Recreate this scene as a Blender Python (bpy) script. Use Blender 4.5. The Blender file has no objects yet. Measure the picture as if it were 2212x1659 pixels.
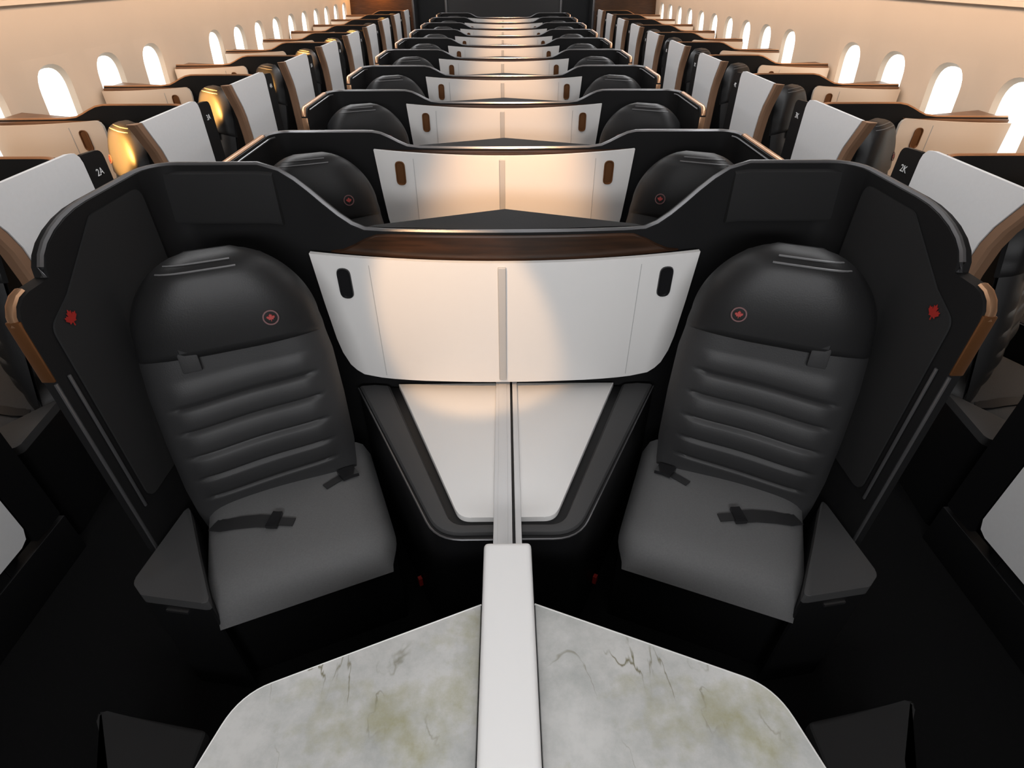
import bpy, bmesh, math, random
from mathutils import Vector, Matrix
random.seed(7)
SC = bpy.context.scene
COL = SC.collection

# ------------------------------------------------------------------ camera, world, lights, exposure
PITCH, YAW, FPX = math.radians(36.83), math.radians(0.728), 1197.0
CAM_Z = 1.9
cd = bpy.data.cameras.new('camera'); cam = bpy.data.objects.new('camera', cd); COL.objects.link(cam)
cd.sensor_width = 36.0; cd.sensor_fit = 'HORIZONTAL'; cd.lens = FPX / 2212 * 36.0
cd.clip_start = 0.02; cd.clip_end = 100
fwd = Vector((math.sin(YAW) * math.cos(PITCH), math.cos(YAW) * math.cos(PITCH), -math.sin(PITCH)))
rgt = Vector((math.cos(YAW), -math.sin(YAW), 0)); upv = rgt.cross(fwd)
M = Matrix((rgt, upv, -fwd)).transposed().to_4x4(); M.translation = Vector((0, 0, CAM_Z))
cam.matrix_world = M
SC.camera = cam
SC.view_settings.view_transform = 'Standard'; SC.view_settings.look = 'None'
SC.view_settings.exposure = 0.0; SC.view_settings.gamma = 1.0; SC.view_settings.use_curve_mapping = False
SC.cycles.use_denoising = True
SC.cycles.max_bounces = 6; SC.cycles.diffuse_bounces = 4; SC.cycles.glossy_bounces = 3
SC.cycles.transmission_bounces = 4; SC.cycles.transparent_max_bounces = 6
SC.cycles.sample_clamp_indirect = 4.0
SC.cycles.caustics_reflective = False; SC.cycles.caustics_refractive = False

w = bpy.data.worlds.new('daylight'); SC.world = w; w.use_nodes = True
w.node_tree.nodes['Background'].inputs[0].default_value = (1.0, 0.99, 0.97, 1)
w.node_tree.nodes['Background'].inputs[1].default_value = 2.2

def area(name, loc, direction, sx, sy, power, color, spread=180):
    l = bpy.data.lights.new(name, 'AREA'); l.shape = 'RECTANGLE'; l.size = sx; l.size_y = sy
    l.energy = power; l.color = color; l.spread = math.radians(spread)
    o = bpy.data.objects.new(name, l); COL.objects.link(o); o.location = loc
    d = Vector(direction).normalized(); z = -d
    y = Vector((0, 1, 0)); x = y.cross(z).normalized(); y = z.cross(x)
    o.matrix_world = Matrix.Translation(loc) @ Matrix((x, y, z)).transposed().to_4x4()
    return o
def spot(name, loc, target, power, color, angle, blend=0.5, size=0.03):
    l = bpy.data.lights.new(name, 'SPOT'); l.energy = power; l.color = color
    l.spot_size = math.radians(angle); l.spot_blend = blend; l.shadow_soft_size = size
    o = bpy.data.objects.new(name, l); COL.objects.link(o); o.location = loc
    o.rotation_euler = (Vector(target) - Vector(loc)).to_track_quat('-Z', 'Y').to_euler()
    return o
def point(name, loc, power, color, size=0.02):
    l = bpy.data.lights.new(name, 'POINT'); l.energy = power; l.color = color; l.shadow_soft_size = size
    o = bpy.data.objects.new(name, l); COL.objects.link(o); o.location = loc
    return o

NEUTRAL = (0.98, 0.985, 1.0); WARM = (1.0, 0.69, 0.48); AMBER = (1.0, 0.46, 0.10)
# ceiling light bands over the centre section, wall-wash strips along both sidewalls
area('ceiling_band', (0, 6.2, 2.24), (0, 0, -1), 0.9, 12.0, 38, NEUTRAL)
area('ceiling_band_forward', (0, -0.1, 2.24), (0, 0.30, -1), 1.7, 0.9, 6, NEUTRAL)
area('front_fill_light', (0, -1.2, 1.92), (0, 1, -0.2), 1.8, 0.3, 24, NEUTRAL, 130)  # added fill from behind the camera, brightens the forward-facing panels
for s in (-1, 1):
    area('aisle_band', (1.45 * s, 7.1, 2.17), (0, 0, -1), 0.16, 10.8, 60, NEUTRAL)
    area('wall_wash', (2.36 * s, 6.8, 1.93), (s, 0, -0.62), 0.08, 11.6, 26 if s < 0 else 31, WARM, 150)

# ------------------------------------------------------------------ materials
def mat(name, color, rough=0.5, metal=0.0, spec=0.5, noise=None, bump=None, emit=None):
    m = bpy.data.materials.new(name); m.use_nodes = True
    nt = m.node_tree; b = nt.nodes['Principled BSDF']
    b.inputs['Base Color'].default_value = (*color, 1); b.inputs['Roughness'].default_value = rough
    b.inputs['Metallic'].default_value = metal; b.inputs['Specular IOR Level'].default_value = spec
    if noise or bump:
        tc = nt.nodes.new('ShaderNodeTexCoord')
    if noise:   # (scale, amount)
        n = nt.nodes.new('ShaderNodeTexNoise'); n.inputs['Scale'].default_value = noise[0]; n.inputs['Detail'].default_value = 4
        nt.links.new(tc.outputs['Object'], n.inputs['Vector'])
        r = nt.nodes.new('ShaderNodeMapRange')
        r.inputs['To Min'].default_value = 1 - noise[1]; r.inputs['To Max'].default_value = 1 + noise[1]
        nt.links.new(n.outputs['Fac'], r.inputs['Value'])
        x = nt.nodes.new('ShaderNodeVectorMath'); x.operation = 'SCALE'; x.inputs[0].default_value = color
        nt.links.new(r.outputs['Result'], x.inputs['Scale']); nt.links.new(x.outputs[0], b.inputs['Base Color'])
    if bump:    # (scale, strength)
        n2 = nt.nodes.new('ShaderNodeTexNoise'); n2.inputs['Scale'].default_value = bump[0]; n2.inputs['Detail'].default_value = 3
        nt.links.new(tc.outputs['Object'], n2.inputs['Vector'])
        bp = nt.nodes.new('ShaderNodeBump'); bp.inputs['Strength'].default_value = bump[1]; bp.inputs['Distance'].default_value = 0.002
        nt.links.new(n2.outputs['Fac'], bp.inputs['Height']); nt.links.new(bp.outputs['Normal'], b.inputs['Normal'])
    if emit:
        b.inputs['Emission Color'].default_value = (*emit[0], 1); b.inputs['Emission Strength'].default_value = emit[1]
    return m
def wood_mat(name, c1, c2, rough):
    m = mat(name, c1, rough); nt = m.node_tree; b = nt.nodes['Principled BSDF']
    tc = nt.nodes.new('ShaderNodeTexCoord'); mp = nt.nodes.new('ShaderNodeMapping'); mp.inputs['Scale'].default_value = (3, 3, 40)
    n = nt.nodes.new('ShaderNodeTexNoise'); n.inputs['Scale'].default_value = 2.2; n.inputs['Detail'].default_value = 6
    r = nt.nodes.new('ShaderNodeValToRGB'); r.color_ramp.elements[0].color = (*c1, 1); r.color_ramp.elements[1].color = (*c2, 1)
    r.color_ramp.elements[0].position = 0.35; r.color_ramp.elements[1].position = 0.7
    L = nt.links.new; L(tc.outputs['Object'], mp.inputs['Vector']); L(mp.outputs['Vector'], n.inputs['Vector'])
    L(n.outputs['Fac'], r.inputs['Fac']); L(r.outputs['Color'], b.inputs['Base Color'])
    return m
def marble_mat():
    m = mat('marble', (0.6, 0.6, 0.58), 0.32); nt = m.node_tree; b = nt.nodes['Principled BSDF']; L = nt.links.new; N = nt.nodes.new
    tc = N('ShaderNodeTexCoord')
    base = N('ShaderNodeTexNoise'); base.inputs['Scale'].default_value = 9; base.inputs['Detail'].default_value = 8; base.inputs['Roughness'].default_value = 0.7
    L(tc.outputs['Object'], base.inputs['Vector'])
    r1 = N('ShaderNodeValToRGB'); r1.color_ramp.elements[0].color = (0.33, 0.34, 0.33, 1); r1.color_ramp.elements[1].color = (0.50, 0.50, 0.49, 1)
    r1.color_ramp.elements[0].position = 0.3; r1.color_ramp.elements[1].position = 0.62
    L(base.outputs['Fac'], r1.inputs['Fac'])
    # broad ochre-green clouding
    mp2 = N('ShaderNodeMapping'); mp2.inputs['Location'].default_value = (0.9, -0.45, 0.3); L(tc.outputs['Object'], mp2.inputs['Vector'])
    cl = N('ShaderNodeTexNoise'); cl.inputs['Scale'].default_value = 3.2; cl.inputs['Detail'].default_value = 7; cl.inputs['Roughness'].default_value = 0.65
    L(mp2.outputs['Vector'], cl.inputs['Vector'])
    r2 = N('ShaderNodeValToRGB'); r2.color_ramp.elements[0].position = 0.56; r2.color_ramp.elements[1].position = 0.70
    L(cl.outputs['Fac'], r2.inputs['Fac'])
    mx = N('ShaderNodeMixRGB'); mx.inputs['Color2'].default_value = (0.27, 0.26, 0.13, 1)
    ml = N('ShaderNodeMath'); ml.operation = 'MULTIPLY'; ml.inputs[1].default_value = 0.8
    L(r2.outputs['Color'], ml.inputs[0]); L(ml.outputs[0], mx.inputs['Fac']); L(r1.outputs['Color'], mx.inputs['Color1'])
    # thin broken veins
    mp = N('ShaderNodeMapping'); mp.inputs['Rotation'].default_value = (0, 0, 0.5); mp.inputs['Scale'].default_value = (1.6, 0.8, 1)
    L(tc.outputs['Object'], mp.inputs['Vector'])
    vn = N('ShaderNodeTexNoise'); vn.inputs['Scale'].default_value = 4.2; vn.inputs['Detail'].default_value = 5; vn.inputs['Distortion'].default_value = 0.6
    L(mp.outputs['Vector'], vn.inputs['Vector'])
    ab = N('ShaderNodeMath'); ab.operation = 'SUBTRACT'; ab.inputs[1].default_value = 0.5; L(vn.outputs['Fac'], ab.inputs[0])
    ab2 = N('ShaderNodeMath'); ab2.operation = 'ABSOLUTE'; L(ab.outputs[0], ab2.inputs[0])
    r3 = N('ShaderNodeMapRange'); r3.inputs['From Max'].default_value = 0.012; r3.inputs['To Min'].default_value = 1; r3.inputs['To Max'].default_value = 0
    L(ab2.outputs[0], r3.inputs['Value'])
    brk = N('ShaderNodeTexNoise'); brk.inputs['Scale'].default_value = 7; L(tc.outputs['Object'], brk.inputs['Vector'])
    r4 = N('ShaderNodeValToRGB'); r4.color_ramp.elements[0].position = 0.52; r4.color_ramp.elements[1].position = 0.66; L(brk.outputs['Fac'], r4.inputs['Fac'])
    mu = N('ShaderNodeMath'); mu.operation = 'MULTIPLY'; L(r3.outputs['Result'], mu.inputs[0]); L(r4.outputs['Color'], mu.inputs[1])
    mx2 = N('ShaderNodeMixRGB'); mx2.inputs['Color2'].default_value = (0.14, 0.13, 0.07, 1)
    L(mu.outputs[0], mx2.inputs['Fac']); L(mx.outputs['Color'], mx2.inputs['Color1']); L(mx2.outputs['Color'], b.inputs['Base Color'])
    return m
def glass_mat():
    m = bpy.data.materials.new('window_glass'); m.use_nodes = True; nt = m.node_tree; nt.nodes.clear()
    o = nt.nodes.new('ShaderNodeOutputMaterial'); t = nt.nodes.new('ShaderNodeBsdfTransparent'); g = nt.nodes.new('ShaderNodeBsdfGlossy')
    g.inputs['Roughness'].default_value = 0.05; t.inputs[0].default_value = (0.96, 0.98, 0.97, 1)
    x = nt.nodes.new('ShaderNodeMixShader'); x.inputs[0].default_value = 0.05
    nt.links.new(t.outputs[0], x.inputs[1]); nt.links.new(g.outputs[0], x.inputs[2]); nt.links.new(x.outputs[0], o.inputs[0])
    return m

K = dict(
    shell=mat('shell_black', (0.010, 0.010, 0.0105), 0.55, spec=0.13, bump=(220, 0.08)),
    band=mat('shell_padding', (0.021, 0.021, 0.0215), 0.75, spec=0.12, bump=(400, 0.15)),
    dark=mat('plastic_black', (0.005, 0.005, 0.0055), 0.5, spec=0.3),
    rim=mat('rim_grey', (0.30, 0.30, 0.31), 0.3, metal=0.8),
    rimdark=mat('rim_dark_grey', (0.13, 0.13, 0.135), 0.32, metal=0.6),
    copper=mat('copper_trim', (0.50, 0.29, 0.17), 0.32, metal=0.85),
    band_copper=mat('copper_band', (0.34, 0.20, 0.125), 0.42, metal=0.25),
    bronze=mat('bronze_trim', (0.19, 0.08, 0.03), 0.4, metal=0.7),
    wood=wood_mat('walnut_veneer', (0.022, 0.011, 0.006), (0.045, 0.020, 0.010), 0.3),
    ledge=wood_mat('ledge_walnut', (0.12, 0.055, 0.024), (0.20, 0.10, 0.048), 0.38),
    white=mat('white_laminate', (0.70, 0.69, 0.68), 0.38, spec=0.4),
    beige=mat('beige_laminate', (0.68, 0.58, 0.485), 0.4, spec=0.4),
    strip=mat('grey_strip', (0.42, 0.42, 0.42), 0.45),
    cap=mat('pale_cap', (0.68, 0.675, 0.67), 0.4),
    rail=mat('rail_satin', (0.58, 0.58, 0.585), 0.4),
    panel=mat('aisle_panel_grey', (0.78, 0.78, 0.785), 0.6, noise=(60, 0.03)),
    leather=mat('leather_charcoal', (0.027, 0.027, 0.028), 0.5, spec=0.3, bump=(260, 0.2)),
    headleather=mat('headrest_leather', (0.014, 0.014, 0.0145), 0.42, spec=0.24, bump=(260, 0.15)),
    fabric=mat('seat_fabric', (0.115, 0.115, 0.117), 0.85, spec=0.2, noise=(180, 0.14), bump=(600, 0.35)),
    pad=mat('armrest_pad', (0.044, 0.044, 0.045), 0.6, spec=0.35, bump=(300, 0.1)),
    belt=mat('belt_webbing', (0.018, 0.018, 0.019), 0.6),
    metal=mat('brushed_metal', (0.55, 0.55, 0.56), 0.3, metal=1.0),
    gloss=mat('gloss_black', (0.012, 0.012, 0.013), 0.12, spec=0.6),
    piping=mat('piping_leather', (0.13, 0.13, 0.133), 0.35),
    red=mat('emblem_red', (0.30, 0.014, 0.010), 0.5),
    ringred=mat('emblem_ring', (0.12, 0.045, 0.045), 0.5),
    print=mat('number_white', (0.85, 0.85, 0.85), 0.5),
    wall=mat('sidewall_cream', (0.69, 0.585, 0.475), 0.6, noise=(2.5, 0.04)),
    ceil=mat('ceiling_cream', (0.70, 0.66, 0.62), 0.7),
    carpet=mat('carpet_dark', (0.004, 0.004, 0.0042), 0.95, spec=0.1, noise=(90, 0.3), bump=(300, 0.5)),
    bulk=wood_mat('bulkhead_walnut', (0.045, 0.018, 0.006), (0.085, 0.035, 0.012), 0.4),
    bulkdark=mat('bulkhead_dark', (0.020, 0.020, 0.021), 0.5),
    marble=marble_mat(), glass=glass_mat(),
    lamp=mat('lamp_lens', (0.9, 0.7, 0.4), 0.4, emit=((1.0, 0.55, 0.18), 6.0)),
)

# ------------------------------------------------------------------ helpers
def put(name, bm, m, parent=None, sharp=35, kind=None):
    bmesh.ops.recalc_face_normals(bm, faces=bm.faces)
    me = bpy.data.meshes.new(name); bm.to_mesh(me); bm.free()
    for p in me.polygons: p.use_smooth = True
    me.set_sharp_from_angle(angle=math.radians(sharp))
    me.materials.append(K[m])
    o = bpy.data.objects.new(name, me); COL.objects.link(o)
    if parent is not None: o.parent = parent
    if kind: o['kind'] = kind
    return o
def thing(name, loc=(0, 0, 0)):
    o = bpy.data.objects.new(name, None); COL.objects.link(o); o.location = loc; o.empty_display_size = 0.1
    return o
def tag(o, label, cat, group=None):
    o['label'] = label; o['category'] = cat
    if group: o['group'] = group
    return o
def dup(root, loc):
    r = root.copy(); COL.objects.link(r); r.location = loc
    for ch in root.children:
        c = ch.copy(); COL.objects.link(c); c.parent = r
        for g in ch.children:
            d = g.copy(); COL.objects.link(d); d.parent = c
    return r
def struct(o, label):
    o['kind'] = 'structure'; o['label'] = label
    return o
def NB(): return bmesh.new()
def box(bm, x0, x1, y0, y1, z0, z1, bev=0.0, seg=2, xf=None):
    b2 = bmesh.new(); bmesh.ops.create_cube(b2, size=1.0)
    for v in b2.verts:
        v.co = Vector(((x0 + x1) / 2 + v.co.x * (x1 - x0), (y0 + y1) / 2 + v.co.y * (y1 - y0), (z0 + z1) / 2 + v.co.z * (z1 - z0)))
    if bev: bmesh.ops.bevel(b2, geom=b2.edges[:], offset=bev, segments=seg, affect='EDGES', profile=0.6)
    merge(bm, b2, xf)
def merge(bm, b2, xf=None):
    vm = {}
    for v in b2.verts: vm[v] = bm.verts.new(xf(v.co) if xf else v.co)
    for f in b2.faces:
        try: bm.faces.new([vm[v] for v in f.verts])
        except ValueError: pass
    b2.free()
def tube(bm, pts, r, n=6, caps=True, flat=1.0, ref=None):
    pts = [Vector(p) for p in pts]; rings = []
    for i, p in enumerate(pts):
        t = (pts[min(i + 1, len(pts) - 1)] - pts[max(i - 1, 0)]).normalized()
        a = Vector(ref) if ref else (Vector((0, 0, 1)) if abs(t.z) < 0.9 else Vector((0, 1, 0)))
        s = t.cross(a).normalized(); u = s.cross(t).normalized()
        rings.append([bm.verts.new(p + (s * math.cos(k * 2 * math.pi / n) + u * flat * math.sin(k * 2 * math.pi / n)) * r) for k in range(n)])
    for a, b in zip(rings, rings[1:]):
        for k in range(n): bm.faces.new((a[k], a[(k + 1) % n], b[(k + 1) % n], b[k]))
    if caps: bm.faces.new(rings[0]); bm.faces.new(rings[-1][::-1])
def prism(bm, poly, z0, z1, bev=0.0, seg=2, xf=None):
    """upright prism over a plan polygon, top edge eased"""
    b2 = bmesh.new()
    lo = [b2.verts.new((x, y, z0)) for x, y in poly]; hi = [b2.verts.new((x, y, z1)) for x, y in poly]
    n = len(poly)
    b2.faces.new(lo[::-1]); top = b2.faces.new(hi)
    for i in range(n): b2.faces.new((lo[i], lo[(i + 1) % n], hi[(i + 1) % n], hi[i]))
    if bev: bmesh.ops.bevel(b2, geom=list(top.edges), offset=bev, segments=seg, affect='EDGES', profile=0.6)
    merge(bm, b2, xf)
def rounded(poly, radii, n=5):
    """round the corners of a 2-D polygon"""
    out = []; m = len(poly)
    for i, p in enumerate(poly):
        r = radii[i] if isinstance(radii, (list, tuple)) else radii
        p = Vector(p); a = Vector(poly[i - 1]) - p; b = Vector(poly[(i + 1) % m]) - p
        if r <= 0: out.append(tuple(p)); continue
        ang = a.angle(b); d = min(r / math.tan(ang / 2), a.length * 0.49, b.length * 0.49)
        p0 = p + a.normalized() * d; p1 = p + b.normalized() * d
        for k in range(n + 1):
            t = k / n; out.append(tuple((1 - t) ** 2 * p0 + 2 * t * (1 - t) * p + t * t * p1))
    return out
def half_width(v):
    if v > 0.58: return 0.006 + 0.246 * max(0.0, 1 - min(1.0, (v - 0.58) / 0.232) ** 1.6) ** 0.42
    return interp(HW, v)
def interp(tab, x):
    if x <= tab[0][0]: return tab[0][1]
    for (a, fa), (b, fb) in zip(tab, tab[1:]):
        if x <= b: return fa + (fb - fa) * (x - a) / (b - a)
    return tab[-1][1]
def sm(t): t = max(0.0, min(1.0, t)); return t * t * (3 - 2 * t)
def shape2(bm, poly, mapper, depth):
    """thin plate: 2-D outline filled in strips and mapped to 3-D by mapper(a,b,off)"""
    n = len(poly)
    f = [bm.verts.new(mapper(a, b, 0)) for a, b in poly]; k = [bm.verts.new(mapper(a, b, depth)) for a, b in poly]
    bm.faces.new(f); bm.faces.new(k[::-1])
    for i in range(n): bm.faces.new((f[i], k[i], k[(i + 1) % n], f[(i + 1) % n]))

LEAF = [(0, 1.0), (.13, .72), (.28, .80), (.22, .38), (.42, .58), (.47, .47), (.70, .52), (.63, .28), (.72, .22), (.36, -.10), (.41, -.24),
        (.05, -.18), (.05, -.55), (-.05, -.55), (-.05, -.18), (-.41, -.24), (-.36, -.10), (-.72, .22), (-.63, .28), (-.70, .52), (-.47, .47),
        (-.42, .58), (-.22, .38), (-.28, .80), (-.13, .72)]

# ------------------------------------------------------------------ the setting
YB, YF = 12.62, -1.35             # rear bulkhead, front bulkhead
WALL = [(2.90, 0.0), (2.902, 0.45), (2.905, 0.86), (2.87, 1.46), (2.835, 1.735)]   # sidewall section (x, z)
WZ0, WZ1, WW = 0.86, 1.46, 0.46     # window bay: height range, width along the cabin
WY = [4.04 + 0.622 * i for i in range(-4, 14) if i != 3]
def wall_x(z): return interp([(b, a) for a, b in WALL], z)
for s, side in ((-1, 'left'), (1, 'right')):
    bm = NB()
    cuts = [YF]
    for y in WY: cuts += [y - WW / 2, y + WW / 2]
    cuts.append(YB)
    for i in range(len(cuts) - 1):
        y0, y1 = cuts[i], cuts[i + 1]
        for (xa, za), (xb, zb) in zip(WALL, WALL[1:]):
            if i % 2 == 1 and abs(za - WZ0) < 1e-6: continue
            bm.faces.new([bm.verts.new(v) for v in ((s * xa, y0, za), (s * xa, y1, za), (s * xb, y1, zb), (s * xb, y0, zb))])
    # lip that hides the wash light
    box(bm, *(sorted((s * 2.835, s * 2.79))), YF, YB, 1.735, 1.76)
    bmesh.ops.remove_doubles(bm, verts=bm.verts, dist=1e-5)
    struct(put('wall_' + side, bm, 'wall'), 'cream cabin sidewall on the %s, washed in warm light' % side)
bm = NB()
sec = [(2.83, 1.76), (2.70, 2.0), (2.35, 2.02), (1.95, 2.06), (1.62, 2.22), (0.9, 2.30), (0, 2.32)]
sec = [(-x, z) for x, z in sec] + [(x, z) for x, z in sec[-2::-1]]
for (xa, za), (xb, zb) in zip(sec, sec[1:]):
    bm.faces.new([bm.verts.new(v) for v in ((xa, YF, za), (xa, YB, za), (xb, YB, zb), (xb, YF, zb))])
bmesh.ops.remove_doubles(bm, verts=bm.verts, dist=1e-5)
struct(put('ceiling', bm, 'ceil'), 'pale cabin ceiling with overhead lockers above the sidewalls')
bm = NB(); box(bm, -2.95, 2.95, YF, YB + 1.6, -0.06, 0.0)
struct(put('floor', bm, 'carpet'), 'dark carpeted cabin floor with two aisles')
bm = NB(); box(bm, -3.0, 3.0, YF - 0.05, YF, 0, 2.4)
struct(put('wall_front', bm, 'bulkdark'), 'dark front bulkhead of the cabin')
# rear bulkhead: walnut monuments at the sides, dark centre, two aisle openings
wb = thing('wall_back', (0, YB, 0)); struct(wb, 'rear bulkhead with walnut sides, dark centre and two aisle openings')
for s in (-1, 1):
    bm = NB(); box(bm, *sorted((s * 1.72, s * 2.95)), 0, 0.06, 0, 2.4); put('side_panel', bm, 'bulk', wb)
    bm = NB(); box(bm, *sorted((s * 1.72, s * 1.68)), -0.03, 0.5, 0, 2.4, 0.006); put('door_frame', bm, 'rimdark', wb)
    bm = NB(); box(bm, *sorted((s * 1.10, s * 1.06)), -0.03, 0.5, 0, 2.4, 0.006); put('door_frame', bm, 'rimdark', wb)
    bm = NB(); box(bm, *sorted((s * 2.95, s * 3.0)), 0, 1.25, 0, 2.4); put('galley_wall', bm, 'bulkdark', wb)
bm = NB(); box(bm, -3.0, 3.0, 1.2, 1.25, 0, 2.4); put('galley_wall', bm, 'bulkdark', wb)
bm = NB(); box(bm, -3.0, 3.0, 0, 1.25, 2.4, 2.45); put('galley_ceiling', bm, 'bulkdark', wb)
bm = NB(); box(bm, -1.06, 1.06, 0, 0.06, 0, 2.4); put('centre_panel', bm, 'bulkdark', wb)

# windows: curved-corner bays with a tapered reveal and a pane
def oval(hy, hz, n=7, r=0.14):
    return rounded([(-hy, -hz), (hy, -hz), (hy, hz), (-hy, hz)], r, n)
def window(s, y, idx, side):
    root = thing('window_%d' % idx, (0, y, 0))
    zc = (WZ0 + WZ1) / 2
    def P(a, b, off): return Vector((s * (wall_x(zc + b) + off), a, zc + b))
    inner = oval(0.142, 0.240); n = len(inner)
    # rectangular outer loop sampled by angle so that it can be bridged
    def toward(a, b):
        k = min((WW / 2) / abs(a) if abs(a) > 1e-6 else 1e9, ((WZ1 - WZ0) / 2) / abs(b) if abs(b) > 1e-6 else 1e9); return (a * k, b * k)
    outer = [toward(a, b) for a, b in inner]
    bm = NB()
    vo = [bm.verts.new(P(a, b, 0.0)) for a, b in outer]; vi = [bm.verts.new(P(a * 1.12, b * 1.08, 0.0)) for a, b in inner]
    for i in range(n): bm.faces.new((vo[i], vo[(i + 1) % n], vi[(i + 1) % n], vi[i]))
    for ca, cb in ((-1, -1), (1, -1), (1, 1), (-1, 1)):      # close the corners of the bay
        c = bm.verts.new(P(ca * WW / 2, cb * (WZ1 - WZ0) / 2, 0.0))
        best = sorted(range(n), key=lambda i: (Vector(outer[i]) - Vector((ca * WW / 2, cb * (WZ1 - WZ0) / 2))).length)[:2]
        i, j = sorted(best)
        if j - i > 1 and not (i == 0 and j == n - 1): continue
        if (Vector(outer[i]) - Vector(outer[j])).length < 1e-5: continue
        bm.faces.new((vo[i], vo[j], c))
    put('surround', bm, 'wall', root)
    bm = NB()
    va = [bm.verts.new(P(a * 1.12, b * 1.08, 0.0)) for a, b in inner]; vb = [bm.verts.new(P(a * 1.0, b * 0.99, 0.032)) for a, b in inner]
    for i in range(n): bm.faces.new((va[i], va[(i + 1) % n], vb[(i + 1) % n], vb[i]))
    put('reveal', bm, 'wall', root)
    bm = NB(); shape2(bm, [(a * 1.01, b * 1.0) for a, b in inner], lambda a, b, o: P(a, b, 0.032 + o), 0.006)
    put('pane', bm, 'glass', root)
    return struct(root, 'bright oval-topped cabin window in the %s sidewall' % side)
idx = 1
for s, side in ((-1, 'left'), (1, 'right')):
    for y in WY:
        window(s, y, idx, side); idx += 1

# ------------------------------------------------------------------ suite shells
ORD = ['first', 'second', 'third', 'fourth', 'fifth', 'sixth', 'seventh', 'eighth', 'ninth', 'tenth', 'eleventh', 'twelfth']
XA = 1.08                                                  # module width, centre line (or wall) to aisle
def bow(x): return -0.045 + 0.045 * min(1.0, (x / 0.64) ** 2)
def pbow(x): return -0.085 + 0.035 * min(1.3, (x / 0.64) ** 2)
FRONT = dict(dip=1.218, top=1.42, xs0=0.44, xs1=0.76, dz=-0.07, low=1.315, end=-0.68, pw=0.643, hx=0.540)
STD = dict(dip=1.225, top=1.289, xs0=0.42, xs1=0.62, dz=0.0, low=None, end=-0.54, pw=0.612, hx=0.495)
def topz(p, x): return p['dip'] + (p['top'] - p['dip']) * sm((x - p['xs0']) / (p['xs1'] - p['xs0']))
def back_path(p):
    xs = [0, .08, .16, .24, .32, .40, .46, .50, .54, .58, .62, .66, .70, .76, .84, .92, 1.0]
    pts = [(x, bow(x), topz(p, x)) for x in xs]
    for k in range(1, 6):
        a = k / 5 * math.pi / 2; pts.append((1.0 + 0.08 * math.sin(a), -0.08 + 0.08 * math.cos(a), p['top']))
    return pts
def wing_path(p):
    pts = []
    if p['low'] is None:
        for y in (-0.08, -0.2, -0.35, -0.5): pts.append((XA, y, p['top']))
        for k in range(1, 5):
            a = k / 4 * math.pi / 2; pts.append((XA, -0.5 - 0.04 * math.sin(a), p['top'] - 0.04 + 0.04 * math.cos(a)))
    else:
        for y in (-0.08, -0.2, -0.32): pts.append((XA, y, p['top']))
        for k in range(1, 8):                               # rounded-down front of the tall part
            a = k / 7 * math.pi / 2; pts.append((XA, -0.32 - 0.23 * math.sin(a), p['low'] + (p['top'] - p['low']) * math.cos(a)))
        pts.append((XA, -0.62, p['low']))
        for k in range(1, 5):
            a = k / 4 * math.pi / 2; pts.append((XA, -0.62 - 0.06 * math.sin(a), p['low'] - 0.06 + 0.06 * math.cos(a)))
    return pts
def offs(pts, d):
    out = []
    for i, p in enumerate(pts):
        a = Vector(pts[max(i - 1, 0)][:2]); b = Vector(pts[min(i + 1, len(pts) - 1)][:2]); t = b - a
        if t.length < 1e-6: t = Vector((0, -1))
        t.normalize(); n = Vector((-t.y, t.x)); out.append((p[0] + n.x * d, p[1] + n.y * d, p[2]))
    return out
def wall_strip(bm, pts, thick, z0, m, dz_in=0.0):
    o = offs(pts, thick)
    def V(q, z): return bm.verts.new((m * q[0], q[1], z))
    ri = [(V(q, z0), V(q, q[2] + dz_in)) for q in pts]; ro = [(V(q, z0), V(q, q[2] + dz_in)) for q in o]
    for i in range(len(pts) - 1):
        bm.faces.new((ri[i][0], ri[i + 1][0], ri[i + 1][1], ri[i][1])); bm.faces.new((ro[i][0], ro[i][1], ro[i + 1][1], ro[i + 1][0]))
        bm.faces.new((ri[i][1], ri[i + 1][1], ro[i + 1][1], ro[i][1]))
    for e in (0, -1): bm.faces.new((ri[e][0], ri[e][1], ro[e][1], ro[e][0]))
def panel_outline(dz):
    top = [(x, 1.203 + dz + 0.022 * (x / 0.643) ** 2) for x in (0.010, 0.1, 0.2, 0.3, 0.4, 0.5, 0.58, 0.643)]
    side = [(0.628, 1.05 + dz), (0.612, 0.90 + dz), (0.600, 0.84 + dz), (0.575, 0.775 + dz), (0.535, 0.745 + dz), (0.47, 0.733 + dz), (0.40, 0.727 + dz)]
    bot = [(0.3, 0.724 + dz), (0.2, 0.723 + dz), (0.1, 0.722 + dz), (0.010, 0.722 + dz)]
    return top, side, bot
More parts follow.
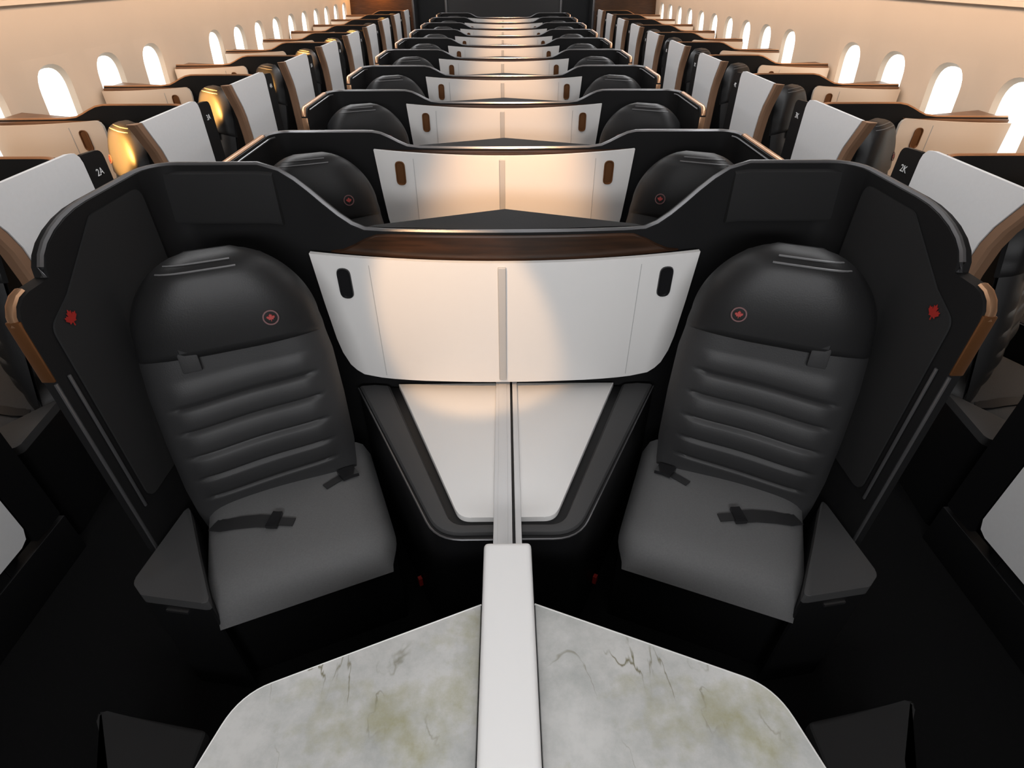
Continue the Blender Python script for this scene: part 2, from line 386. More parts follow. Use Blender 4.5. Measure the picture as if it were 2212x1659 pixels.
def divider_panel(root, m, p, mt='white', handle='gloss', round_top=False):
    top, side, bot = panel_outline(p['dz'])
    outline = top + side + bot
    bm = NB()
    # columns so that the sheet really follows the bow
    def lower(x):
        pts = sorted([(q[0], q[1]) for q in side[2:] + bot]); return interp(pts, x)
    xs = [0.0, .06, .12, .18, .24, .30, .36, .42, .47, .505, .535, .56, .58, .592, .600]
    colm = [(x, 1.203 + p['dz'] + 0.022 * (x / 0.643) ** 2, lower(x)) for x in xs] 
    kx = p['pw'] / 0.643
    def V(x, z, o): return bm.verts.new((m * x * kx, pbow(x) + o, z))
    fr = []; bk = []
    for x, zt, zb in colm:
        fr.append((V(x, zt, 0), V(x, zb, 0))); bk.append((V(x, zt, 0.018), V(x, zb, 0.018)))
    # flared outer edge
    fl = [(0.643, 1.225 + p['dz']), (0.628, 1.05 + p['dz']), (0.612, 0.90 + p['dz'])]
    if round_top: fl = [(0.612, 1.2215 + p['dz']), (0.630, 1.211 + p['dz']), (0.639, 1.192 + p['dz']), (0.640, 1.16 + p['dz']), (0.630, 1.05 + p['dz']), (0.612, 0.90 + p['dz'])]
    for i in range(len(colm) - 1):
        bm.faces.new((fr[i][0], fr[i + 1][0], fr[i + 1][1], fr[i][1])); bm.faces.new((bk[i][0], bk[i][1], bk[i + 1][1], bk[i + 1][0]))
        bm.faces.new((fr[i][0], bk[i][0], bk[i + 1][0], fr[i + 1][0])); bm.faces.new((fr[i][1], fr[i + 1][1], bk[i + 1][1], bk[i][1]))
    bm.faces.new((fr[0][0], fr[0][1], bk[0][1], bk[0][0]))
    ff = [V(x, z, 0) for x, z in fl]; fb = [V(x, z, 0.018) for x, z in fl]
    bm.faces.new([fr[-1][0]] + ff + [fr[-1][1]]); bm.faces.new([bk[-1][0], bk[-1][1]] + fb[::-1])
    loopf = [fr[-1][0]] + ff + [fr[-1][1]]; loopb = [bk[-1][0]] + fb + [bk[-1][1]]
    for i in range(len(loopf) - 1): bm.faces.new((loopf[i], loopf[i + 1], loopb[i + 1], loopb[i]))
    bmesh.ops.remove_doubles(bm, verts=bm.verts, dist=1e-6)
    pan = put('divider_panel', bm, mt, root)
    # oval pull: ring and recessed cup
    cx, cz = p['hx'], 1.122 + p['dz']
    ov = rounded([(-0.024, -0.056), (0.024, -0.056), (0.024, 0.056), (-0.024, 0.056)], 0.024, 5)
    bm = NB(); n = len(ov)
    def H(a, b, o): x = cx + a; return bm.verts.new((m * x, pbow(x) - o, cz + b))
    r0 = [H(a, b, 0.0005) for a, b in ov]; r1 = [H(a * .93, b * .97, 0.006) for a, b in ov]; r2 = [H(a * .74, b * .9, 0.0055) for a, b in ov]; r3 = [H(a * .66, b * .86, 0.001) for a, b in ov]
    for A, B in ((r0, r1), (r1, r2), (r2, r3)):
        for i in range(n): bm.faces.new((A[i], A[(i + 1) % n], B[(i + 1) % n], B[i]))
    bm.faces.new(r3); bm.faces.new(r0[::-1])
    put('handle', bm, handle, pan)
    bm = NB(); sx = 0.45 * kx                                    # fine seam of the sliding leaf
    box(bm, *sorted((m * (sx - 0.0012), m * (sx + 0.0012))), pbow(sx) - 0.0008, pbow(sx) + 0.004, 0.745 + p['dz'], 1.19 + p['dz'])
    put('seam', bm, 'strip', pan)
    return pan
def FR(z): return interp([(0.2, -0.44), (0.99, -0.47), (1.1, -0.485), (1.168, -0.51), (1.32, -0.60)], z)
def half_shell(root, m, p, kind):
    """kind: centre, window"""
    win = kind == 'window'; front = p is FRONT
    bp = back_path(p); wp = wing_path(p)
    bm = NB(); wall_strip(bm, bp, 0.035, 0.0, m); put('back_wall', bm, 'shell', root)
    bm = NB()
    if win:      # the wall suites' wings lean back at the front
        poly = [(-0.08, 0.0), (-0.08, p['top'])] + [(FR(z) + 0.012, z) for z in (p['top'], 1.2, 1.1, 0.99, 0.6, 0.2)] + [(FR(0.2) + 0.012, 0.0)]
        shape2(bm, poly, lambda a, b, o: Vector((m * (XA + o), a, b)), 0.035)
    else: wall_strip(bm, wp, 0.035, 0.0, m)
    put('side_wing', bm, 'shell', root)
    # rim bead on the top edge
    full = bp + wp[1:]
    nlow = next((i for i, q in enumerate(full) if front and q[1] < -0.555), len(full))
    ri = offs(full, 0.012)
    rimpts = ri[:nlow] if front else [q for q in ri if not (q[0] > 1.05 and q[1] < -0.085)]
    if win: rimpts = [q for q in ri if not (q[0] > 1.05 and q[1] < -0.06)]
    bm = NB(); tube(bm, [(m * a, b, c + 0.001) for a, b, c in rimpts], 0.0075 if front else 0.0085, 6)
    put('top_rim', bm, 'rimdark' if front else ('copper' if win else 'rim'), root)
    # copper rail on the wing and down its front edge
    cp = [q for q in offs(full, 0.020) if q[0] > 1.05 and q[1] < (-0.555 if front else -0.07)]
    ye = p['end']; zl = (p['low'] or p['top'])
    rail = [(a, b, c + 0.002) for a, b, c in cp]
    if win: rail = [(XA + 0.016, y, p['top'] + 0.002) for y in (-0.06, -0.3, FR(p['top']) + 0.012)]
    bm = NB(); tube(bm, [(m * a, b, c) for a, b, c in rail], 0.0075, 8, flat=1.6, ref=(1, 0, 0))
    put('top_rail', bm, 'copper', root)
    if not win:
        bm = NB(); box(bm, *sorted((m * (XA + 0.002), m * (XA + 0.034))), ye - 0.006, ye + 0.004, zl - (0.21 if front else 0.30), zl - 0.045, 0.003)
        put('edge_strip', bm, 'bronze' if front else 'copper', root)
        if not front:
            bm = NB(); tube(bm, [(m * a, b, c - 0.012) for a, b, c in offs(full, -0.006) if a > 1.05 and -0.51 < b < -0.02], 0.004, 5); put('inner_bead', bm, 'rimdark', root)
    if front:
        bm = NB()
        box(bm, *sorted((m * (XA + 0.002), m * (XA + 0.007))), ye - 0.008, ye + 0.002, 0.36, zl - 0.215, 0.001)
        box(bm, *sorted((m * (XA - 0.006), m * (XA - 0.001))), ye + 0.030, ye + 0.038, 0.62, zl - 0.215, 0.001)
        put('door_track', bm, 'rimdark', root)
        # padded headrest surround standing proud of the shell
        band = [(x, bow(x) - 0.002, p['top']) for x in (0.70, 0.76, 0.84, 0.92, 1.0)]
        bm = NB()
        prof = [(0.0, -0.006), (0.014, -0.012), (0.022, -0.155), (0.016, -0.166), (0.0, -0.168)]
        rows = [[bm.verts.new((m * x, y - a, zt + b)) for a, b in prof] for x, y, zt in [(0.715, 0, 1.405), (0.76, 0, 1.41), (0.86, 0, 1.41), (0.96, 0, 1.41), (1.074, 0, 1.41)]]
        for A, B in zip(rows, rows[1:]):
            for i in range(len(prof) - 1): bm.faces.new((A[i], A[i + 1], B[i + 1], B[i]))
        bm.faces.new(rows[0]); bm.faces.new(rows[-1][::-1])
        put('headrest_surround', bm, 'band', root)
        # paler plate imitating the lit area inside the wing, under the red leaf
        poly = rounded([(-0.10, 1.39), (-0.34, 1.39), (-0.53, 1.26), (-0.62, 1.22), (-0.62, 0.62), (-0.36, 0.62), (-0.10, 1.0)], 0.04, 4)
        bm = NB(); shape2(bm, poly, lambda a, b, o: Vector((m * (XA - 0.001 - o), a, b)), 0.005); put('wing_lit_area', bm, 'band', root)
        bm = NB(); shape2(bm, LEAF, lambda a, b, o: Vector((m * (XA - 0.0085 - o), -0.560 + a * 0.028, 1.206 + b * 0.028)), 0.001)
        put('leaf_emblem', bm, 'red', root)
    # triangular ledge behind the dip
    bm = NB(); prism(bm, [(0.0, 0.0), (m * 0.46, 0.035), (m * 0.44, 0.05), (0.0, 0.20)], p['dip'] - 0.03, p['dip'] - 0.006)
    put('top_ledge', bm, 'ledge' if win else 'shell', root)
    # veneer fascia under the rim, down to the divider panel
    bm = NB(); prev = None
    for x in (0.0, .08, .16, .24, .32, .38, .42, .46, .50, .54, .58):
        zb = 1.203 + p['dz'] + 0.022 * (x / .643) ** 2 - 0.004; zt = p['dip'] - 0.006; zt -= (zt - zb - 0.002) * sm((x - 0.40) / 0.18)
        cur = [bm.verts.new((m * x, bow(x) - d, z)) for d, z in ((0.001, zt), (0.012, zt - 0.004), (0.012, zb), (0.001, zb))]
        if prev:
            for i in range(3): bm.faces.new((prev[i], cur[i], cur[i + 1], prev[i + 1]))
        prev = cur
    put('fascia', bm, 'ledge' if win else 'wood', root)
    divider_panel(root, m, p, 'beige' if win else 'white', 'gloss' if front else 'bronze', round_top=win)
    if win:
        # grey aisle-side panel with a leaning front edge, copper end cap, black number plate at the rear
        zt = p['top'] + 0.024; X0 = XA + 0.036; X1 = XA + 0.052; zs = (zt, 1.168, 1.1, 0.99, 0.6, 0.25)
        out = rounded([(0.045, 0.21), (0.045, zt)], 0, 1) if False else [(0.045, zt - 0.05), (0.038, zt - 0.025), (0.018, zt - 0.006), (-0.02, zt)]
        out = [(0.045, 0.26), (0.045, zt - 0.05)][0:0] + [(0.0, 0.25), (0.03, 0.262), (0.045, 0.30)] + out + [(FR(z) + 0.052, z) for z in zs]
        bm = NB(); shape2(bm, out, lambda a, b, o: Vector((m * (X0 + o), a, b)), X1 - X0)
        put('aisle_panel', bm, 'panel', root)
        pl = rounded([(0.056, zt - 0.022), (0.19, zt - 0.03), (0.19, 0.21), (0.056, 0.21)], [0.01, 0.04, 0.01, 0.01], 5)
        bm = NB(); shape2(bm, pl, lambda a, b, o: Vector((m * (XA + 0.030 + o), a, b)), 0.018)
        put('number_plate', bm, 'dark', root)
        bm = NB(); prev = None
        for z in zs:
            cur = [bm.verts.new((m * x, FR(z) + d, z)) for x, d in ((XA - 0.002, 0.010), (XA + 0.006, -0.002), (X1 - 0.012, -0.002), (X1 - 0.002, 0.008), (X1 - 0.002, 0.046), (XA + 0.03, 0.046))]
            if prev:
                for i in range(5): bm.faces.new((prev[i], prev[i + 1], cur[i + 1], cur[i]))
            else: bm.faces.new(cur)
            prev = cur
        bm.faces.new(prev[::-1])
        put('end_cap', bm, 'band_copper', root)
        bm = NB(); box(bm, *sorted((m * (XA - 0.002), m * (X1 - 0.004))), -0.38, 0.20, 0.0, 0.19, 0.004); put('kick_plate', bm, 'dark', root)
def half_or_full(m, kind): return (m,) if kind == 'window' else (-1, 1)

# ------------------------------------------------------------------ seats
SA, LEAN = math.radians(22), math.radians(13)
BX, BY, BZ = 0.735, -0.425, 0.48           # seat hinge in the module (aisle side positive x, mirrored by m)
def seat_pt(m, u, v, n):
    """u across (aisle negative), v up the back, n out of the back towards the sitter; left seat has m=-1"""
    ux = Vector((math.cos(SA), math.sin(SA), 0)); bk = Vector((-math.sin(SA), math.cos(SA), 0))
    up = bk * math.sin(LEAN) + Vector((0, 0, math.cos(LEAN))); nn = ux.cross(up)
    q = ux * u + up * v + nn * n + Vector((0, 0, BZ))
    return Vector((q.x * (-m), q.y, q.z))
def cush_pt(m, u, wf, z):
    ux = Vector((math.cos(SA), math.sin(SA), 0)); bk = Vector((-math.sin(SA), math.cos(SA), 0))
    q = ux * u - bk * wf; return Vector((q.x * (-m), q.y, z))
HW = [(-0.06, .25), (0, .262), (.1, .272), (.27, .275), (.43, .272), (.545, .260), (.58, .252), (.64, .232), (.70, .203), (.745, .175), (.775, .148), (.795, .115), (.808, .075)]
RIBS = [0.388, 0.307, 0.222, 0.138, 0.058]
def build_seat(m):
    root = thing('airline_seat')
    C0 = -0.045
    # backrest with stitched channels
    bm = NB(); nu, nv = 26, 96; grid = []
    for j in range(nv + 1):
        v = -0.06 + j / nv * 0.62; hw = half_width(v); row = []
        for i in range(nu + 1):
            s = -1 + 2 * i / nu; s = math.copysign(abs(s) ** 0.8, s)
            edge = max(0.0, 1 - abs(s) ** 5); n = 0.055 * edge ** 0.6 + 0.018 * (1 - math.exp(-((s) / 0.5) ** 2)) * edge
            n *= 0.30 + 0.70 * sm((v + 0.02) / 0.24)
            u = C0 + s * hw
            for r in RIBS:
                g = math.exp(-((v - r) / 0.006) ** 2) * sm((0.78 - abs(s + 0.02)) / 0.08); n -= 0.010 * g
                d = v - r
                if 0 < d < 0.078: n += 0.006 * math.sin(d / 0.078 * math.pi) * sm((0.78 - abs(s + 0.02)) / 0.1)
            row.append(bm.verts.new(seat_pt(m, u, v + 0.02 * s * sm((0.52 - v) / 0.1), n)))
        grid.append(row)
    for j in range(nv):
        for i in range(nu): bm.faces.new((grid[j][i], grid[j][i + 1], grid[j + 1][i + 1], grid[j + 1][i]))
    back = [[bm.verts.new(seat_pt(m, C0 + s * half_width(v), v, -0.012)) for s in (-1, 1)] for v in (-0.06, 0.1, 0.25, 0.4, 0.54)]
    for a, b in zip(back, back[1:]): bm.faces.new((a[0], a[1], b[1], b[0]))
    put('backrest', bm, 'leather', root, sharp=60)
    # headrest cushion
    bm = NB(); nv2 = 30; grid = []
    for j in range(nv2 + 1):
        t = j / nv2; v = 0.520 + t * 0.288; hw = half_width(v) + 0.006 * math.sin(t * math.pi); row = []
        roll = 1 - max(0, (t - 0.78) / 0.22) ** 2.2; low = sm(t / 0.05)
        for i in range(nu + 1):
            s = -1 + 2 * i / nu; s = math.copysign(abs(s) ** 0.8, s); edge = max(0.0, 1 - abs(s) ** 4) ** 0.55
            n = (0.060 + 0.022 * low + 0.014 * math.sin(t * math.pi)) * edge * max(0.0, roll) ** 0.6
            row.append(bm.verts.new(seat_pt(m, C0 + s * hw, v, n)))
        grid.append(row)
    for j in range(nv2):
        for i in range(nu): bm.faces.new((grid[j][i], grid[j][i + 1], grid[j + 1][i + 1], grid[j + 1][i]))
    # dropped lower edge and back
    for i in range(nu): 
        pass
    bk = [[bm.verts.new(seat_pt(m, C0 + s * half_width(v), v, -0.016)) for s in (-1, 1)] for v in (0.52, 0.6, 0.7, 0.76, 0.808)]
    for a, b in zip(bk, bk[1:]): bm.faces.new((a[0], a[1], b[1], b[0]))
    for a, b in zip(range(0, nv2), range(1, nv2 + 1)):
        pass
    lft = [bm.verts.new(seat_pt(m, C0 - half_width(0.52 + k / 10 * 0.288), 0.52 + k / 10 * 0.288, -0.016)) for k in range(11)]
    lf2 = [bm.verts.new(seat_pt(m, C0 - half_width(0.52 + k / 10 * 0.288), 0.52 + k / 10 * 0.288, 0.0)) for k in range(11)]
    rgt_ = [bm.verts.new(seat_pt(m, C0 + half_width(0.52 + k / 10 * 0.288), 0.52 + k / 10 * 0.288, -0.016)) for k in range(11)]
    rg2 = [bm.verts.new(seat_pt(m, C0 + half_width(0.52 + k / 10 * 0.288), 0.52 + k / 10 * 0.288, 0.0)) for k in range(11)]
    for A, B in ((lft, lf2), (rgt_, rg2)):
        for k in range(10): bm.faces.new((A[k], A[k + 1], B[k + 1], B[k]))
    bm.faces.new((lft[10], lf2[10], rg2[10], rgt_[10]))
    hr = put('headrest', bm, 'headleather', root, sharp=60)
    def head_n(sv, v):
        t = (v - 0.520) / 0.288; roll = 1 - max(0, (t - 0.78) / 0.22) ** 2.2
        return (0.082 + 0.014 * math.sin(t * math.pi)) * max(0.0, 1 - abs(sv) ** 4) ** 0.55 * max(0.0, roll) ** 0.6
    # twin piping over the crown of the headrest
    bm = NB()
    for vv in (0.784, 0.766):
        tube(bm, [seat_pt(m, C0 + sv * half_width(vv) * 0.99, vv, head_n(sv, vv) + 0.0012) for sv in [k / 12 - 0.88 for k in range(0, 17)]], 0.0030, 5)
    put('piping', bm, 'piping', hr)
    # emblem: red ring with leaf
    eu, ev, en = 0.076, 0.606, 0.0945
    ring = NB(); N = 24
    def E(a, r, n): return ring.verts.new(seat_pt(m, eu + r * math.cos(a) * 1.0, ev + r * math.sin(a), n))
    A = [E(2 * math.pi * k / N, 0.0225, en - 0.002) for k in range(N)]; B = [E(2 * math.pi * k / N, 0.0225, en + 0.001) for k in range(N)]
    Cc = [E(2 * math.pi * k / N, 0.0185, en + 0.001) for k in range(N)]; D = [E(2 * math.pi * k / N, 0.0185, en - 0.002) for k in range(N)]
    for P_, Q_ in ((A, B), (B, Cc), (Cc, D)):
        for k in range(N): ring.faces.new((P_[k], P_[(k + 1) % N], Q_[(k + 1) % N], Q_[k]))
    put('emblem_ring', ring, 'ringred', hr)
    bm = NB(); shape2(bm, LEAF, lambda a, b, o: seat_pt(m, eu + a * 0.0165, ev + b * 0.0150 - 0.003, en + 0.001 - o), 0.003); put('leaf_emblem', bm, 'red', hr)
    # shoulder-strap slot on the aisle side of the back
    bm = NB()
    box(bm, -0.192, -0.140, 0.485, 0.592, 0.066, 0.082, 0.006, 2, lambda c: seat_pt(m, c.x, c.y, c.z))
    sg = put('strap_guide', bm, 'leather', root)
    bm = NB(); box(bm, -0.184, -0.148, 0.545, 0.580, 0.0815, 0.084, 0.001, 1, lambda c: seat_pt(m, c.x, c.y, c.z)); put('slot', bm, 'dark', sg)
    # seat cushion: rounded slab with a rolled front
    bm = NB(); nx, ny = 22, 22; top = []; half = 0.288
    outline = []
    for j in range(ny + 1):
        t = j / ny; wf = -0.14 + t * 0.555; row = []
        for i in range(nx + 1):
            s = -1 + 2 * i / nx; s = math.copysign(abs(s) ** 0.8, s)
            hwid = half * (1 - 0.13 * sm((t - 0.70) / 0.30) ** 2)
            e = max(0.0, 1 - abs(s) ** 6) ** 0.5; fe = max(0.0, 1 - max(0, (t - 0.72) / 0.28) ** 3.2) ** 0.5
            z = 0.385 + 0.100 * min(e, 1) * fe + 0.012 * (1 - s * s) * math.sin(min(t, 0.9) / 0.9 * math.pi)
            row.append(bm.verts.new(cush_pt(m, -0.012 + s * hwid, wf, z)))
        top.append(row)
    for j in range(ny):
        for i in range(nx): bm.faces.new((top[j][i], top[j][i + 1], top[j + 1][i + 1], top[j + 1][i]))
    put('seat_cushion', bm, 'fabric', root, sharp=70)
    bm = NB()
    box(bm, -0.285, 0.262, -0.14, 0.345, 0.0, 0.388, 0.012, 2, lambda c: cush_pt(m, c.x, c.y, c.z))
    put('seat_base', bm, 'dark', root)
    # lap belt: buckle half and tongue half lying on the cushion
    def cz(u, wf):
        s = (u + 0.012) / half; t = (wf + 0.14) / 0.555
        return 0.385 + 0.100 * max(0, 1 - abs(s) ** 6) ** 0.5 * max(0.0, 1 - max(0, (t - 0.72) / 0.28) ** 3.2) ** 0.5 + 0.012 * (1 - s * s) * math.sin(min(t, .9) / .9 * math.pi)
    def strap(path, wid, name, parent=None, mt='belt', lift=0.003, th=0.004):
        b = NB(); rows = []
        for i, (u, wf) in enumerate(path):
            a = Vector(path[max(0, i - 1)]); c = Vector(path[min(len(path) - 1, i + 1)]); t = (c - a).normalized(); nn = Vector((-t.y, t.x)) * wid / 2
            q = []
            for sg_, dz in ((-1, 0), (-1, th), (1, th), (1, 0)):
                uu, ww = u + nn.x * sg_, wf + nn.y * sg_; q.append(b.verts.new(cush_pt(m, uu, ww, cz(u, wf) + lift + dz)))
            rows.append(q)
        for A_, B_ in zip(rows, rows[1:]):
            for k in range(4): b.faces.new((A_[k], A_[(k + 1) % 4], B_[(k + 1) % 4], B_[k]))
        b.faces.new(rows[0]); b.faces.new(rows[-1][::-1])
        return put(name, b, mt, parent or root)
    st = strap(BELT[0], 0.048, 'belt_strap')
    strap(BELT[1], 0.060, 'buckle', st, 'gloss', 0.006, 0.012)
    strap(BELT[2], 0.030, 'belt_tongue', st, 'belt', 0.004, 0.004)
    st2 = strap(BELT[3], 0.026, 'belt_strap'); strap(BELT[4], 0.046, 'buckle', st2, 'gloss', 0.006, 0.014)
    # wedge armrest on the aisle side
    wedge = rounded([(-0.315, -0.02), (-0.475, 0.225), (-0.30, 0.440), (-0.288, 0.36), (-0.296, 0.1)], [0.012, 0.03, 0.012, 0, 0], 4)
    bm = NB(); prism(bm, [tuple(cush_pt(m, a, b, 0)[:2]) for a, b in WEDGE], 0.465, 0.500, 0.004, 2); ar = put('armrest', bm, 'pad', root)
    bm = NB(); prism(bm, [tuple(cush_pt(m, a, b, 0)[:2]) for a, b in WEDGE_IN], 0.0, 0.464); put('armrest_body', bm, 'dark', root)
    bm = NB(); f0, f1 = Vector((-0.435, 0.30)), Vector((-0.256, 0.405)); nn = Vector((-(f1 - f0).y, (f1 - f0).x)).normalized()
    q = [f0.lerp(f1, 0.28), f0.lerp(f1, 0.60)]; q = [q[0] - nn * 0.001, q[1] - nn * 0.001, q[1] + nn * 0.006, q[0] + nn * 0.006]
    prism(bm, [tuple(cush_pt(m, a, b, 0)[:2]) for a, b in q], 0.438, 0.447); put('label_plate', bm, 'metal', root)
    return root
# plan shapes in seat coordinates (u across, w forward)
BELT = [[(-0.258, 0.085), (-0.225, 0.115), (-0.18, 0.130), (-0.12, 0.150), (-0.075, 0.172)], [(-0.085, 0.166), (-0.070, 0.174), (-0.055, 0.180)],
        [(-0.056, 0.180), (-0.04, 0.188), (-0.015, 0.200)],
        [(0.095, 0.085), (0.13, 0.068), (0.165, 0.052)], [(0.150, 0.058), (0.178, 0.048), (0.206, 0.040)]]
WEDGE = rounded([(-0.325, -0.01), (-0.395, 0.12), (-0.462, 0.245), (-0.435, 0.30), (-0.256, 0.405), (-0.292, 0.20)], [0.01, 0, 0.03, 0.02, 0.012, 0], 3)
WEDGE_IN = WEDGE

# ------------------------------------------------------------------ consoles between the seats
def build_console(ms, rails):
    root = thing('console')
    def plan(pts):
        if len(ms) == 2: return [(x, y) for x, y in pts] + [(-x, y) for x, y in pts[::-1] if abs(x) > 1e-6]
        return [(ms[0] * x, y) for x, y in pts]
    topw = rounded([(0.415, -0.050), (0.140, -0.704), (0.0, -0.704)], [0, 0.05, 0], 6)
    groove = rounded([(0.450, -0.050), (0.160, -0.724), (0.0, -0.722)], [0, 0.06, 0], 6)
    padp = rounded([(0.566, -0.050), (0.200, -0.754), (0.0, -0.752)], [0, 0.11, 0], 6)
    outp = rounded([(0.572, -0.050), (0.204, -0.768), (0.0, -0.768)], [0, 0.12, 0], 6)
    def closed(p): return plan([(0.0, -0.050)] + p) if len(ms) == 1 else plan([(0, -0.050)] + p)
    bm = NB(); prism(bm, closed(outp), 0.0, 0.600); put('body', bm, 'dark', root)
    # pad frame: rounded strip between the groove and the outer edge
    bm = NB(); prev = None
    for a, b in zip(padp, groove):
        a, b = Vector(a), Vector(b)
        ring = []
        for m in ms: pass
        for t, z in ((0.0, 0.600), (0.0, 0.606), (0.08, 0.612), (0.5, 0.616), (0.92, 0.612), (1.0, 0.606), (1.0, 0.600)):
            p = a.lerp(b, t); ring.append((p.x, p.y, z))
        if prev:
            for m in ms:
                A = [bm.verts.new((m * x, y, z)) for x, y, z in prev]; B = [bm.verts.new((m * x, y, z)) for x, y, z in ring]
                for i in range(6): bm.faces.new((A[i], A[i + 1], B[i + 1], B[i]))
        prev = ring
    bmesh.ops.remove_doubles(bm, verts=bm.verts, dist=1e-5)
    put('pad_frame', bm, 'pad', root)
    bm = NB()
    for m in ms: tube(bm, [(m * x, y, 0.601) for x, y in outp], 0.003, 5)
    put('edge_bead', bm, 'rimdark', root)
    bm = NB(); prism(bm, closed(topw), 0.6002, 0.620, 0.004, 2); put('top_surface', bm, 'white', root)
    bm = NB()
    for m in ms:
        q = [(0.318, -0.558), (0.310, -0.572), (0.322, -0.578), (0.330, -0.564)]
        prism(bm, [(m * x, y) for x, y in q], 0.085, 0.125)
    put('red_tab', bm, 'red', root)
    if rails:
        bm = NB(); box(bm, -0.040, 0.014, -0.93, -0.050, 0.6202, 0.632, 0.003); box(bm, -0.028, 0.002, -0.93, -0.050, 0.632, 0.634, 0.001); put('divider_rail', bm, 'rail', root)
        bm = NB(); box(bm, 0.022, 0.040, -0.93, -0.050, 0.6202, 0.632, 0.003); put('divider_rail', bm, 'rail', root)
        bm = NB(); box(bm, 0.0145, 0.0215, -0.93, -0.050, 0.6202, 0.623); put('rail_slot', bm, 'dark', root)
        bm = NB(); box(bm, -0.040, 0.040, -0.93, -0.825, 0.56, 0.6198); put('rail_bracket', bm, 'dark', root)
    return root

# ------------------------------------------------------------------ place the rows
CY = [1.765] + [2.781 + 1.09 * i for i in range(9)]
WYR = [1.25 + 1.09 * i for i in range(11)]
XW = 2.86
def centre_shell(p):
    r = thing('double_suite_shell')
    for m in (-1, 1): half_shell(r, m, p, 'centre')
    bm = NB(); box(bm, -0.026, 0.002, -0.094, -0.070, 0.735 + p['dz'], 1.190 + p['dz'], 0.006, 3); put('centre_strip', bm, 'strip', r)
    return r
c0 = centre_shell(FRONT); c1 = centre_shell(STD)
for i, y in enumerate(CY):
    o = c0 if i == 0 else (c1 if i == 1 else dup(c1, (0, y, 0)))
    o.location = (0, y, 0)
    tag(o, ('tall black double suite shell of the frontmost centre row, grey rimmed, with red leaf emblems' if i == 0 else
            'black double suite shell with white divider and copper rails, %s centre row from the front' % ORD[i]), 'suite shell', 'centre suite shells')
seatL, seatR = build_seat(-1), build_seat(1)
used = {}
def place_seat(m, x0, y, label, group, wall=False):
    src = seatL if m < 0 else seatR; key = (m, wall)
    o = src if key == (m, False) and key not in used else dup(used.get(key, src), (0, 0, 0))
    if key not in used:
        used[key] = o
        if wall:      # the wall seats' backs turn further towards the window
            for c in o.children:
                if c.name.split('.')[0] in ('backrest', 'headrest', 'strap_guide'):
                    c.location = (m * 0.052, 0.015, 0); c.rotation_euler = (0, 0, -m * math.radians(16)); c.scale = (0.8, 1, 1)
    o.location = (x0 + m * BX, y + BY, 0)
    tag(o, label, 'seat', group)
for i, y in enumerate(CY):
    place_seat(-1, 0, y, 'charcoal leather seat facing right, left of the console in the %s centre row' % ORD[i], 'centre seats')
    place_seat(1, 0, y, 'charcoal leather seat facing left, right of the console in the %s centre row' % ORD[i], 'centre seats')
con0 = build_console((-1, 1), True)
for i, y in enumerate(CY):
    o = con0 if i == 0 else dup(con0, (0, y, 0)); o.location = (0, y, 0)
    tag(o, 'white topped tapering console with grey padded edges between the seats of the %s centre row' % ORD[i], 'console', 'centre consoles')

# window suites: the left ones are the right half of a centre pair, the right ones its left half
def number(root, m, txt):
    cu = bpy.data.curves.new('seat_number', 'FONT'); cu.body = txt; cu.size = 0.040; cu.align_x = 'CENTER'; cu.align_y = 'CENTER'; cu.extrude = 0.0006
    t = bpy.data.objects.new('seat_number', cu); COL.objects.link(t); bpy.context.view_layer.update()
    me = bpy.data.meshes.new_from_object(t.evaluated_get(bpy.context.evaluated_depsgraph_get())); bpy.data.objects.remove(t)
    me.materials.clear(); me.materials.append(K['print'])
    o = bpy.data.objects.new('seat_number', me); COL.objects.link(o); o.parent = root
    o.location = (m * (XA + 0.0495), 0.123, 1.205)
    o.rotation_euler = (math.radians(90), 0, math.radians(90 if m > 0 else -90))
def window_shell(m):
    r = thing('suite_shell'); half_shell(r, m, STD, 'window'); return r
for s, side, letter in ((-1, 'left', 'A'), (1, 'right', 'K')):
    m = -s; x0 = s * XW
    sh = window_shell(m); cn = build_console((m,), False)
    for i, y in enumerate(WYR):
        o = sh if i == 0 else dup(sh, (0, 0, 0)); o.location = (x0, y, 0)
        tag(o, 'walnut-ledged suite shell with grey aisle panel, %s from front along %s wall' % (ORD[i], side), 'suite shell', '%s wall suite shells' % side)
        c = cn if i == 0 else dup(cn, (0, 0, 0)); c.location = (x0, y, 0)
        tag(c, 'white topped console against the %s wall, %s from the front' % (side, ORD[i]), 'console', '%s wall consoles' % side)
        place_seat(m, x0, y, 'charcoal leather window seat in the %s suite from the front along the %s wall' % (ORD[i], side), '%s window seats' % side, True)
    for o in [q for q in COL.objects if q.name.startswith('suite_shell') and q.location.x * s > 0]:
        i = round((o.location.y - WYR[0]) / 1.09); number(o, m, '%d%s' % (i + 1, letter))

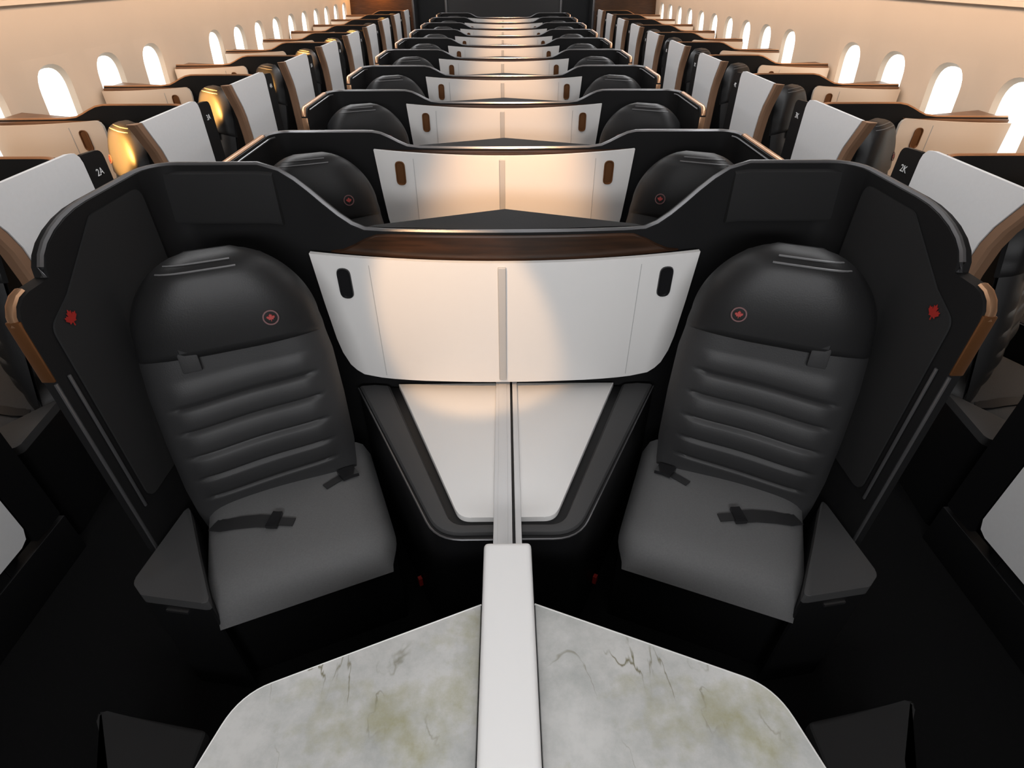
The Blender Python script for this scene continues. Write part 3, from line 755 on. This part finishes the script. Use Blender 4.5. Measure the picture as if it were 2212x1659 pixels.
# ------------------------------------------------------------------ furniture in front of the first centre row
for s, side in ((-1, 'left'), (1, 'right')):
    r = thing('marble_table', (s * 0.33, 0.35, 0))
    P = rounded([(0.062, 0.723), (0.545, 0.530), (0.66, 0.10), (0.52, -0.25), (0.062, -0.25)], [0, 0.12, 0.10, 0.05, 0], 8)
    bm = NB(); prism(bm, [(s * x - s * 0.33, y - 0.35) for x, y in P], 0.692, 0.720, 0.004, 3); put('marble_top', bm, 'marble', r)
    bm = NB(); tube(bm, [(s * x - s * 0.33, y - 0.35, 0.7185) for x, y in P[:-1]], 0.0022, 5); put('edge_strip', bm, 'cap', r)  # pale bead standing in for the highlight along the marble edge
    Q = [(0.075, 0.66), (0.50, 0.49), (0.60, 0.10), (0.48, -0.22), (0.075, -0.22)]
    bm = NB(); prism(bm, [(s * x - s * 0.33, y - 0.35) for x, y in Q], 0.0, 0.691); put('cabinet', bm, 'dark', r)
    tag(r, 'pale marble topped table on the %s of the white centre divider' % side, 'table', 'marble tables')
    b = thing('footwell_bench', (s * 0.98, 0.30, 0))
    bm = NB(); prism(bm, [(s * 0.135, 0.378), (-s * 0.18, 0.322), (-s * 0.18, -0.19), (-s * 0.10, -0.19), (s * 0.016, 0.235)], 0.0, 0.261); put('bench_base', bm, 'dark', b)
    bm = NB(); prism(bm, rounded([(s * 0.143, 0.388), (-s * 0.185, 0.33), (-s * 0.185, -0.2), (-s * 0.10, -0.2), (s * 0.02, 0.24)], 0.015, 3), 0.262, 0.30, 0.012, 3); put('bench_pad', bm, 'band', b)
    tag(b, 'low dark footwell bench on the floor outside the %s marble table' % side, 'bench', 'footwell benches')
d = thing('centre_divider', (0, 0.3, 0))
bm = NB(); box(bm, -0.052, 0.052, -0.62, 0.530, 0, 0.74, 0.006); put('divider_wall', bm, 'dark', d)
bm = NB(); box(bm, -0.058, 0.058, -0.63, 0.553, 0.735, 0.78, 0.014, 4); put('divider_cap', bm, 'cap', d)
tag(d, 'low divider wall with a pale rounded cap running between the two marble tables', 'divider')

# ------------------------------------------------------------------ warm reading lights, plus added fill on the wall panels
spot('reading_light_front', (-0.55, 0.75, 2.2), (-0.16, 1.69, 0.93), 95, (1.0, 0.60, 0.30), 23, 0.4)
for i, y in enumerate(CY[1:]):
    spot('reading_light', (0.1, y - 0.95, 2.2), (0.04, y - 0.08, 1.02), 140 if i == 0 else 95, (1.0, 0.55, 0.25), 38, 0.9)
for i, y in enumerate(WYR):
    if i in (2, 3, 4, 5, 6, 7): spot('headrest_lamp', (-XW + 0.74, y - 0.98, 1.36), (-XW + 0.92, y - 0.25, 1.09), 160 if i == 4 else 1150, AMBER, 26, 0.6, 0.02)
    for s_ in (-1, 1): spot('console_fill', (s_ * (XW - 0.30), y - 0.85, 1.75), (s_ * (XW - 0.32), y - 0.08, 1.06), 11 if i != 4 else 22, (1.0, 0.62, 0.34), 60, 0.8)  # added warm fill for the beige panels that the wall wash misses
point('rear_wall_lamp', (-2.3, YB - 0.2, 1.62), 14, AMBER, 0.04)
